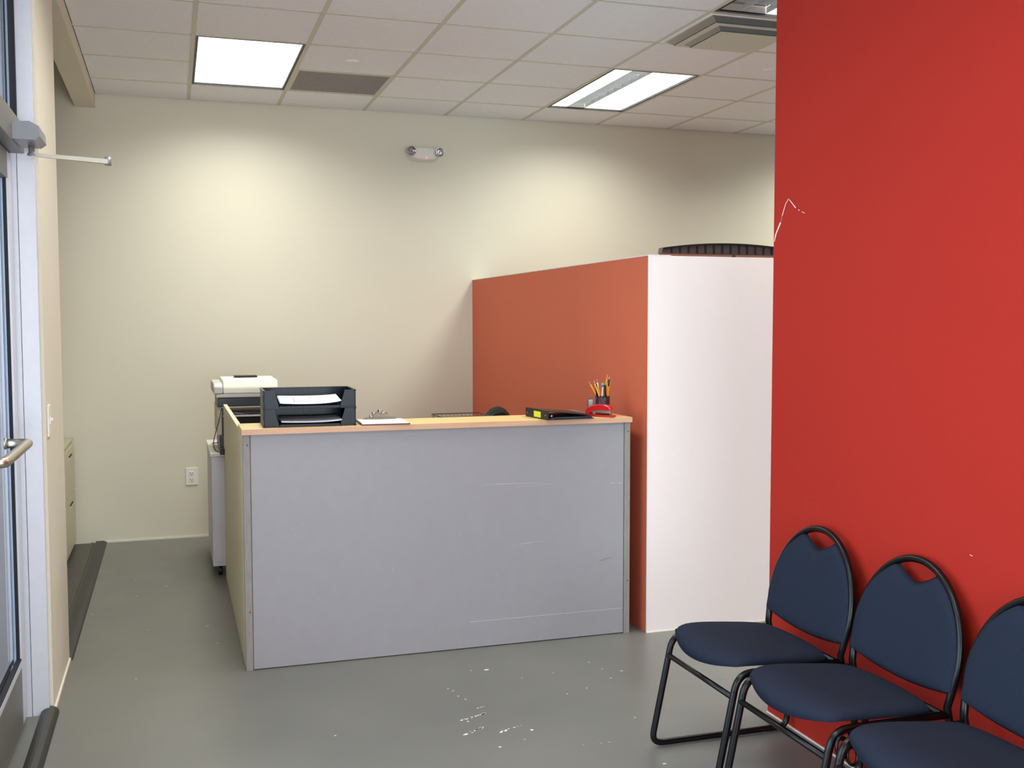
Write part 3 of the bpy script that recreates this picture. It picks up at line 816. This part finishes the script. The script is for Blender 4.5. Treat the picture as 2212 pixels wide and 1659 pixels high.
# lid with rounded front and sloping ends
m = MB()
m.prism([(y0p-0.020, 0.349), (y0p-0.018, 0.385), (y0p+0.012, 0.428), (y1p-0.02, 0.432), (y1p, 0.40), (y1p, 0.349)], 'x', -xw+0.035, xw-0.015)
o = m.build('scanner_lid', 'printer_white', t); bv = o.modifiers.new('b', 'BEVEL'); bv.width = 0.008; bv.segments = 3
m = MB()
m.prism([(y0p-0.022, 0.349), (y0p-0.02, 0.39), (y0p+0.01, 0.415), (y1p-0.04, 0.415), (y1p-0.02, 0.349)], 'x', -xw-0.020, -xw+0.034)
o = m.build('control_panel', 'printer_grey', t); bv = o.modifiers.new('b', 'BEVEL'); bv.width = 0.008; bv.segments = 3
B(-0.07, 0.07, 0.02, 0.13, 0.433, 0.441, bev=0.003).build('feeder_flap', 'binder', t)
paper_stack('paper_stack', 'white sheets lying on the printer output tray', 0.30, -1.15, 0.746+0.221, 0.20, 0.16, 3, radians(2), 0.012, 'paper')
cab = MB()
pts = [(0.132, -1.235, 1.005), (0.118, -1.31, 0.97), (0.105, -1.33, 0.92), (0.087, -1.335, 0.86), (0.078, -1.34, 0.81), (0.085, -1.34, 0.775), (0.105, -1.345, 0.760), (0.128, -1.345, 0.762)]
# smooth the cable
def smooth(P, n=6):
    P = [Vector(p) for p in P]; out = []
    for i in range(len(P)-1):
        p0 = P[max(i-1, 0)]; p1 = P[i]; p2 = P[i+1]; p3 = P[min(i+2, len(P)-1)]
        for k in range(n):
            u = k/n
            out.append(0.5*((2*p1)+(p2-p0)*u+(2*p0-5*p1+4*p2-p3)*u*u+(3*p1-p0-3*p2+p3)*u**3))
    out.append(P[-1]); return out
t = thing('power_cable', 'thin black cable hanging beside the end of the desk side panel', 'cable', (0, 0, 0))
MB().tube(smooth(pts), 0.0026, 8).build('cord', 'black_plastic', t)
MB().tube([(0.068, -1.34, 0.812), (0.107, -1.34, 0.816)], 0.0022, 8).build('tie', 'black_plastic', t)
m = MB().box(0.112, 0.137, -1.375, -1.33, 0.745, 0.782, bev=0.004); m.build('plug', 'black_plastic', t)

# wire basket and office chair behind the counter
t = thing('wire_basket', 'black wire basket rim just showing behind the counter', 'wire basket', (1.27, -2.47, 0.7405))
m = MB()
zt = 0.298; wx, wy = 0.130, 0.10
rect = [(-wx, -wy), (wx, -wy), (wx, wy), (-wx, wy)]
m.tube([(x, y, zt) for x, y in rect], 0.0022, 8, closed=True)
m.tube([(x, y, zt-0.02) for x, y in rect], 0.0012, 6, closed=True)
m.tube([(x*0.95, y*0.95, 0.002) for x, y in rect], 0.0018, 8, closed=True)
m.build('rim', 'black_plastic', t)
m = MB()
for k in range(12):
    x = -wx+2*wx*(k+0.5)/12
    for s in (-1, 1): m.tube([(x, s*wy, zt), (x*0.95, s*wy*0.95, 0.002)], 0.001, 5)
    m.tube([(x*0.95, -wy*0.95, 0.002), (x*0.95, wy*0.95, 0.002)], 0.001, 5)
for k in range(8):
    y = -wy+2*wy*(k+0.5)/8
    for s in (-1, 1): m.tube([(s*wx, y, zt), (s*wx*0.95, y*0.95, 0.002)], 0.001, 5)
m.build('wire_mesh', 'black_plastic', t)

t = thing('office_chair', 'dark green office chair whose rounded back shows above the counter', 'office chair', (1.70, -1.80, 0), radians(-10))
def obk(u, v):
    a = 2*pi*u; k = v
    ex, ez = 0.125*cos(a), 0.25*sin(a)
    if k <= 0.5: s = sin(k*pi); y = -0.03*cos(k*pi)
    else: s = sin(k*pi); y = -0.03*cos(k*pi)
    s = max(s, 0)**0.5
    return (ex*s, 0.19+y+0.12*(ex*s)**2, 0.757+ez*s)
MB().grid(obk, 33, 15).build('backrest', 'chair_green', t)
MB().tube(smooth([(-0.045, 0.150, 0.945), (-0.02, 0.150, 0.962), (0.03, 0.150, 0.968), (0.06, 0.152, 0.945)]), 0.006, 8).build('back_handle', 'black_plastic', t)
def ost(u, v):
    a = 2*pi*u; s = max(sin(v*pi), 0)**0.5
    return (0.24*cos(a)*s, 0.23*sin(a)*s-0.03, 0.46-0.035*cos(v*pi))
MB().grid(ost, 33, 13).build('seat', 'chair_green', t)
MB().box(-0.03, 0.03, 0.17, 0.225, 0.42, 0.60, bev=0.005).build('back_support', 'black_plastic', t)
MB().lathe([(0.03, 0.10), (0.03, 0.26), (0.018, 0.27), (0.018, 0.43)], (0, -0.03, 0), 20).build('gas_column', 'black_plastic', t)
for k in range(5):
    a = 2*pi*k/5+0.3
    lg = MB().tube([(0.03*cos(a), 0.03*sin(a)-0.03, 0.115), (0.28*cos(a), 0.28*sin(a)-0.03, 0.075)], [0.02, 0.014], 10).build('base_leg', 'black_plastic', t)
    MB().lathe([(0.006, -0.02), (0.026, -0.02), (0.026, 0.02), (0.006, 0.02)], (0.28*cos(a), 0.28*sin(a)-0.03, 0.028), 16, 'x').build('caster', 'black_plastic', lg)

# ------------------------------------------------------------------ filing cabinet in the alcove
t = thing('filing_cabinet', 'putty coloured two drawer filing cabinet in the alcove at the back wall', 'filing cabinet', (-0.80, -0.36, 0.002))
B(-0.46, -0.004, -0.335, 0.335, 0.03, 0.72, bev=0.003).build('body', 'cabinet_putty', t)
B(-0.44, -0.02, -0.32, 0.32, 0.0, 0.03).build('plinth', 'slot', t)
B(-0.465, 0.006, -0.34, 0.34, 0.7205, 0.735, bev=0.003).build('top_panel', 'cabinet_putty', t)
for z0, z1 in ((0.395, 0.700), (0.075, 0.385)):
    d = B(-0.004, 0.012, -0.325, 0.325, z0, z1, bev=0.003).build('drawer', 'cabinet_putty', t)
    m = MB().box(0.011, 0.0135, -0.09, 0.09, z1-0.075, z1-0.045, bev=0.001)
    m.build('recessed_handle', 'laminate_side', d)
    MB().box(0.0115, 0.020, -0.085, 0.085, z1-0.050, z1-0.044, bev=0.001).build('handle_lip', 'slot', d)
B(-0.004, 0.010, -0.332, 0.332, 0.030, 0.070, bev=0.002).build('kick_panel', 'cabinet_putty', t)

# ------------------------------------------------------------------ tall hooded cabinet behind the partition
t = thing('display_cabinet', 'tall cabinet with curved dark ribbed hood above salmon panel, behind the white partition', 'cabinet', (3.67, -1.0, 0))
m = MB()
NW = 28; W2 = 0.535
def arch(x): return 2.036+0.040*(1-(x/W2)**2)
top = [(W2*(2*k/NW-1), arch(W2*(2*k/NW-1))) for k in range(NW+1)]
bot = [(W2+0.008, 1.998), (-W2-0.008, 1.998)]
m.prism(top+bot, 'y', 0.0, 0.06)
hd = m.build('hood', 'hood', t)
m = MB()
for k in range(1, 16):
    x = -W2+2*W2*k/16
    m.box(x-0.006, x+0.006, -0.006, 0.0, 2.000, arch(x)-0.012)
m.prism([(x, z) for x, z in top]+[(x, z-0.012) for x, z in reversed(top)], 'y', -0.010, 0.0)
m.build('rib', 'binder', hd)
B(-W2, W2, 0.012, 0.06, 1.70, 1.9975).build('header_panel', 'salmon', t)
m = MB()
for k, (x, w, z) in enumerate(((-0.10, 0.03, 1.975), (-0.045, 0.05, 1.978), (0.02, 0.025, 1.992), (0.075, 0.03, 1.978), (0.12, 0.025, 1.974))):
    m.box(x, x+w, 0.006, 0.012, 1.93, z)
m.build('ornament', 'hood', t)
B(-W2, W2, 0.03, 0.44, 0.08, 1.6995).build('body', 'hood', t)
for s in (-1, 1):
    d = B(s*0.01, s*(W2-0.02), 0.010, 0.03, 0.12, 1.66, bev=0.003).build('door', 'salmon', t)
    MB().tube([(s*0.04, 0.0, 0.9), (s*0.04, 0.0, 1.1)], 0.006, 8).box(s*0.04-0.004, s*0.04+0.004, 0, 0.011, 0.92, 0.93).box(s*0.04-0.004, s*0.04+0.004, 0, 0.011, 1.07, 1.08).build('handle', 'steel', d)
B(-W2+0.02, W2-0.02, 0.05, 0.43, 0.0, 0.08).build('plinth', 'slot', t)

# ------------------------------------------------------------------ waiting chairs (local x = world x - 1.75, back towards +x)
XC = 1.75
def X(v): return v-XC
def arch_y(z):            # half width of the tube arch at height z
    if z < 0.53: return 0.218+0.015*(z-0.41)/0.12
    return 0.233*sqrt(max(0.0, 1-((z-0.53)/0.264)**2))
def back_x(z): return X(1.925+(z-0.42)*0.20)
def make_chair(label):
    t = thing('waiting_chair', label, 'chair', (XC, -4.582, 0), 0, 'navy waiting chairs along the red wall')
    R = 0.0115
    # sled side frames
    for s in (-1, 1):
        y = s*0.218; yf = s*0.226
        path = fillet([(X(1.930), y, 0.400), (X(1.540), yf, 0.404), (X(1.458), yf, R+0.002), (X(2.010), y, R+0.002), (X(2.008), y, 0.10)], [0.055, 0.045, 0.05], 7)
        MB().tube(path, R, 12).build('leg', 'black_metal', t)
    # rear legs and back arch in one tube
    pts = [(X(2.010), -0.218, 0.07), (X(1.985), -0.218, 0.19), (X(1.938), -0.218, 0.36), (X(1.925), -0.2185, 0.42)]
    for k in range(1, 5): z = 0.42+0.11*k/4; pts.append((back_x(z), -arch_y(z), z))
    n = 26
    for k in range(1, n):
        a = pi*k/n
        z = 0.53+0.264*sin(a); pts.append((back_x(z), -0.233*cos(a), z))
    for k in range(4, 0, -1): z = 0.42+0.11*k/4; pts.append((back_x(z), arch_y(z), z))
    pts += [(X(1.925), 0.2185, 0.42), (X(1.938), 0.218, 0.36), (X(1.985), 0.218, 0.19), (X(2.010), 0.218, 0.07)]
    MB().tube(pts, R, 12).build('back_frame', 'black_metal', t)
    # crossbars
    MB().tube([(X(1.522), -0.225, 0.330), (X(1.522), 0.225, 0.330)], 0.0095, 12).build('stretcher', 'black_metal', t)
    MB().tube([(X(1.905), -0.218, 0.405), (X(1.905), 0.218, 0.405)], 0.0095, 12).build('stretcher', 'black_metal', t)
    # seat cushion
    def seat(u, v, top):
        s = 2*u-1; q = 2*v-1                       # q=-1 front, +1 rear
        ss = s*sqrt(1-0.16*q*q); qq = q*sqrt(1-0.22*s*s)
        halfw = 0.236-0.026*(q+1)/2
        xf = 1.520-0.030*(1-s*s); xr = 1.922
        xc, xh = (xf+xr)/2, (xr-xf)/2
        x = xc+xh*qq
        e = (1-abs(s)**7)*(1-abs(q)**7)
        base = 0.424-0.016*max(0, -q)**4*(1-0.6*s*s) - (0.020*max(0.0, -q)**6*(1-s*s))
        z = base+(0.032*e**0.5 if top else -0.010*e**0.5)
        z += 0.006*(q**2) - 0.004*(1-s*s)*(1-q*q) - 0.028*((q+1)/2)**2
        return (X(x), halfw*ss, z)
    m = MB().grid(lambda u, v: seat(u, v, True), 29, 29).grid(lambda u, v: seat(u, v, False), 29, 29)
    o = m.build('seat', 'navy', t)
    # backrest cushion
    def top_z(y):
        a = abs(y)/0.233
        arc = 0.53+0.264*sqrt(max(0.0, 1-a*a))
        hump = 0.728+0.048*min(1.0, (abs(y)/0.098))**1.7
        return min(arc-0.002, hump) if abs(y) < 0.105 else arc-0.002
    def back(u, v, front):
        th = (u-0.5)*pi; s = sin(th); y = 0.234*s
        zb = 0.437+0.026*s*s; zt_ = max(top_z(y), zb+0.035)
        if abs(s) > 0.995: y = 0.232*s
        z = zb+(zt_-zb)*v
        q = 2*v-1
        e = (1-abs(s)**6)*(1-abs(q)**8)
        curve = 0.020*(1-s*s)
        x = back_x(z)+curve*0.5
        x += (-0.024*max(e, 0)**0.5-0.006) if front else (0.010*max(e, 0)**0.5-0.006)
        return (x, y, z)
    m = MB().grid(lambda u, v: back(u, v, True), 45, 25).grid(lambda u, v: back(u, v, False), 45, 25)
    m.build('backrest', 'navy', t)
    return t
c1 = make_chair('navy waiting chair with black sled frame, farthest along the red wall')
c2 = copy_tree(c1); c2.location = (XC+0.008, -5.072, 0); c2['label'] = 'middle navy waiting chair, between the two others at the red wall'
c3 = copy_tree(c1); c3.location = (XC+0.004, -5.580, 0); c3['label'] = 'nearest navy waiting chair, cut off by the lower right corner'
# ganging rings at the front left of the nearest chair
m = MB()
for k, (dy, rr_) in enumerate(((0.0, 0.020), (0.018, 0.018), (-0.016, 0.017))):
    m.tube([(X(1.545)+0.004*k, 0.243+dy, 0.372+rr_*1.5*cos(a)) if False else (X(1.548)+rr_*0.9*sin(a)+0.01*k, 0.243+dy+rr_*0.25*cos(a), 0.372-0.01*k+rr_*1.35*cos(a)) for a in [2*pi*q/20 for q in range(20)]], 0.0045, 8, closed=True)
m.build('ganging_hook', 'black_metal', c3)

# ------------------------------------------------------------------ marks on wall and floor
m = MB()
def stroke(pts, w, off):
    for (a, b, wa, wb) in pts:
        (y0, z0), (y1, z1) = a, b
        dx, dz = y1-y0, z1-z0; l = sqrt(dx*dx+dz*dz); nx, nz = -dz/l, dx/l
        m.add([(XR-off, y0+nx*wa, z0+nz*wa), (XR-off, y1+nx*wb, z1+nz*wb), (XR-off, y1-nx*wb, z1-nz*wb), (XR-off, y0-nx*wa, z0-nz*wa)], [(0, 1, 2, 3)])
stroke([((-4.288, 1.971), (-4.268, 1.953), 0.0012, 0.0016), ((-4.268, 1.953), (-4.246, 1.912), 0.0018, 0.0022), ((-4.246, 1.912), (-4.238, 1.890), 0.0006, 0.0005),
        ((-4.236, 1.888), (-4.205, 1.848), 0.004, 0.003), ((-4.205, 1.848), (-4.195, 1.82), 0.004, 0.002),
        ((-4.292, 1.967), (-4.335, 1.932), 0.0014, 0.0020), ((-4.352, 1.924), (-4.360, 1.920), 0.0012, 0.0012), ((-4.376, 1.914), (-4.396, 1.906), 0.0012, 0.0006),
        ((-5.262, 0.843), (-5.25, 0.845), 0.0010, 0.0006), ((-4.21, 0.075), (-4.20, 0.062), 0.004, 0.003)], 0.002, 0.0006)
m.build('scratch_marks', 'scrape_white', wr, fix=False)['kind'] = 'stuff'

m = MB()
def blot(x, y, r, k=7, st=1.0, an=0.0):
    vs = []
    for q in range(k):
        a = 2*pi*q/k; rr_ = r*random.uniform(0.7, 1.2)
        px, py = rr_*cos(a)*st, rr_*sin(a)
        vs.append((x+px*cos(an)-py*sin(an), y+px*sin(an)+py*cos(an), 0.0006))
    m.add(vs, [tuple(range(k))])
def streak(x0, y0, x1, y1, w, n=9):
    for k in range(n):
        u = (k+random.uniform(-0.3, 0.3))/(n-1)
        blot(x0+(x1-x0)*u+random.uniform(-w, w)*0.3, y0+(y1-y0)*u+random.uniform(-w, w)*0.3, w*random.uniform(0.5, 1.0), 7, 2.2, math.atan2(y1-y0, x1-x0))
streak(0.883, -3.901, 0.981, -3.864, 0.0065, 12); streak(0.862, -4.037, 0.938, -3.991, 0.0065, 10)
streak(0.994, -4.057, 1.006, -4.050, 0.006, 3); streak(1.03, -4.036, 1.082, -4.020, 0.0030, 4)
blot(1.104, -4.074, 0.007); blot(1.137, -3.372, 0.008, st=1.6); blot(0.944, -4.188, 0.006); blot(0.90, -3.92, 0.005); blot(1.365, -3.76, 0.005)
streak(1.24, -4.262, 1.33, -4.27, 0.0022, 4); streak(0.97, -3.80, 1.0, -3.79, 0.0035, 3)
for (x, y) in ((1.60, -3.42), (1.62, -3.52), (1.69, -3.57), (1.61, -3.64), (0.93, -3.58), (1.07, -3.36), (1.05, -4.15), (0.80, -4.35), (0.4, -3.9), (0.25, -2.6), (-0.2, -1.4), (0.0, -2.3), (1.40, -3.50), (1.25, -3.52), (1.44, -4.5), (1.72, -4.75)):
    blot(x, y, random.uniform(0.003, 0.0055), st=1.5)
m.build('paint_spots', 'scrape_white', fl, fix=False)['kind'] = 'stuff'
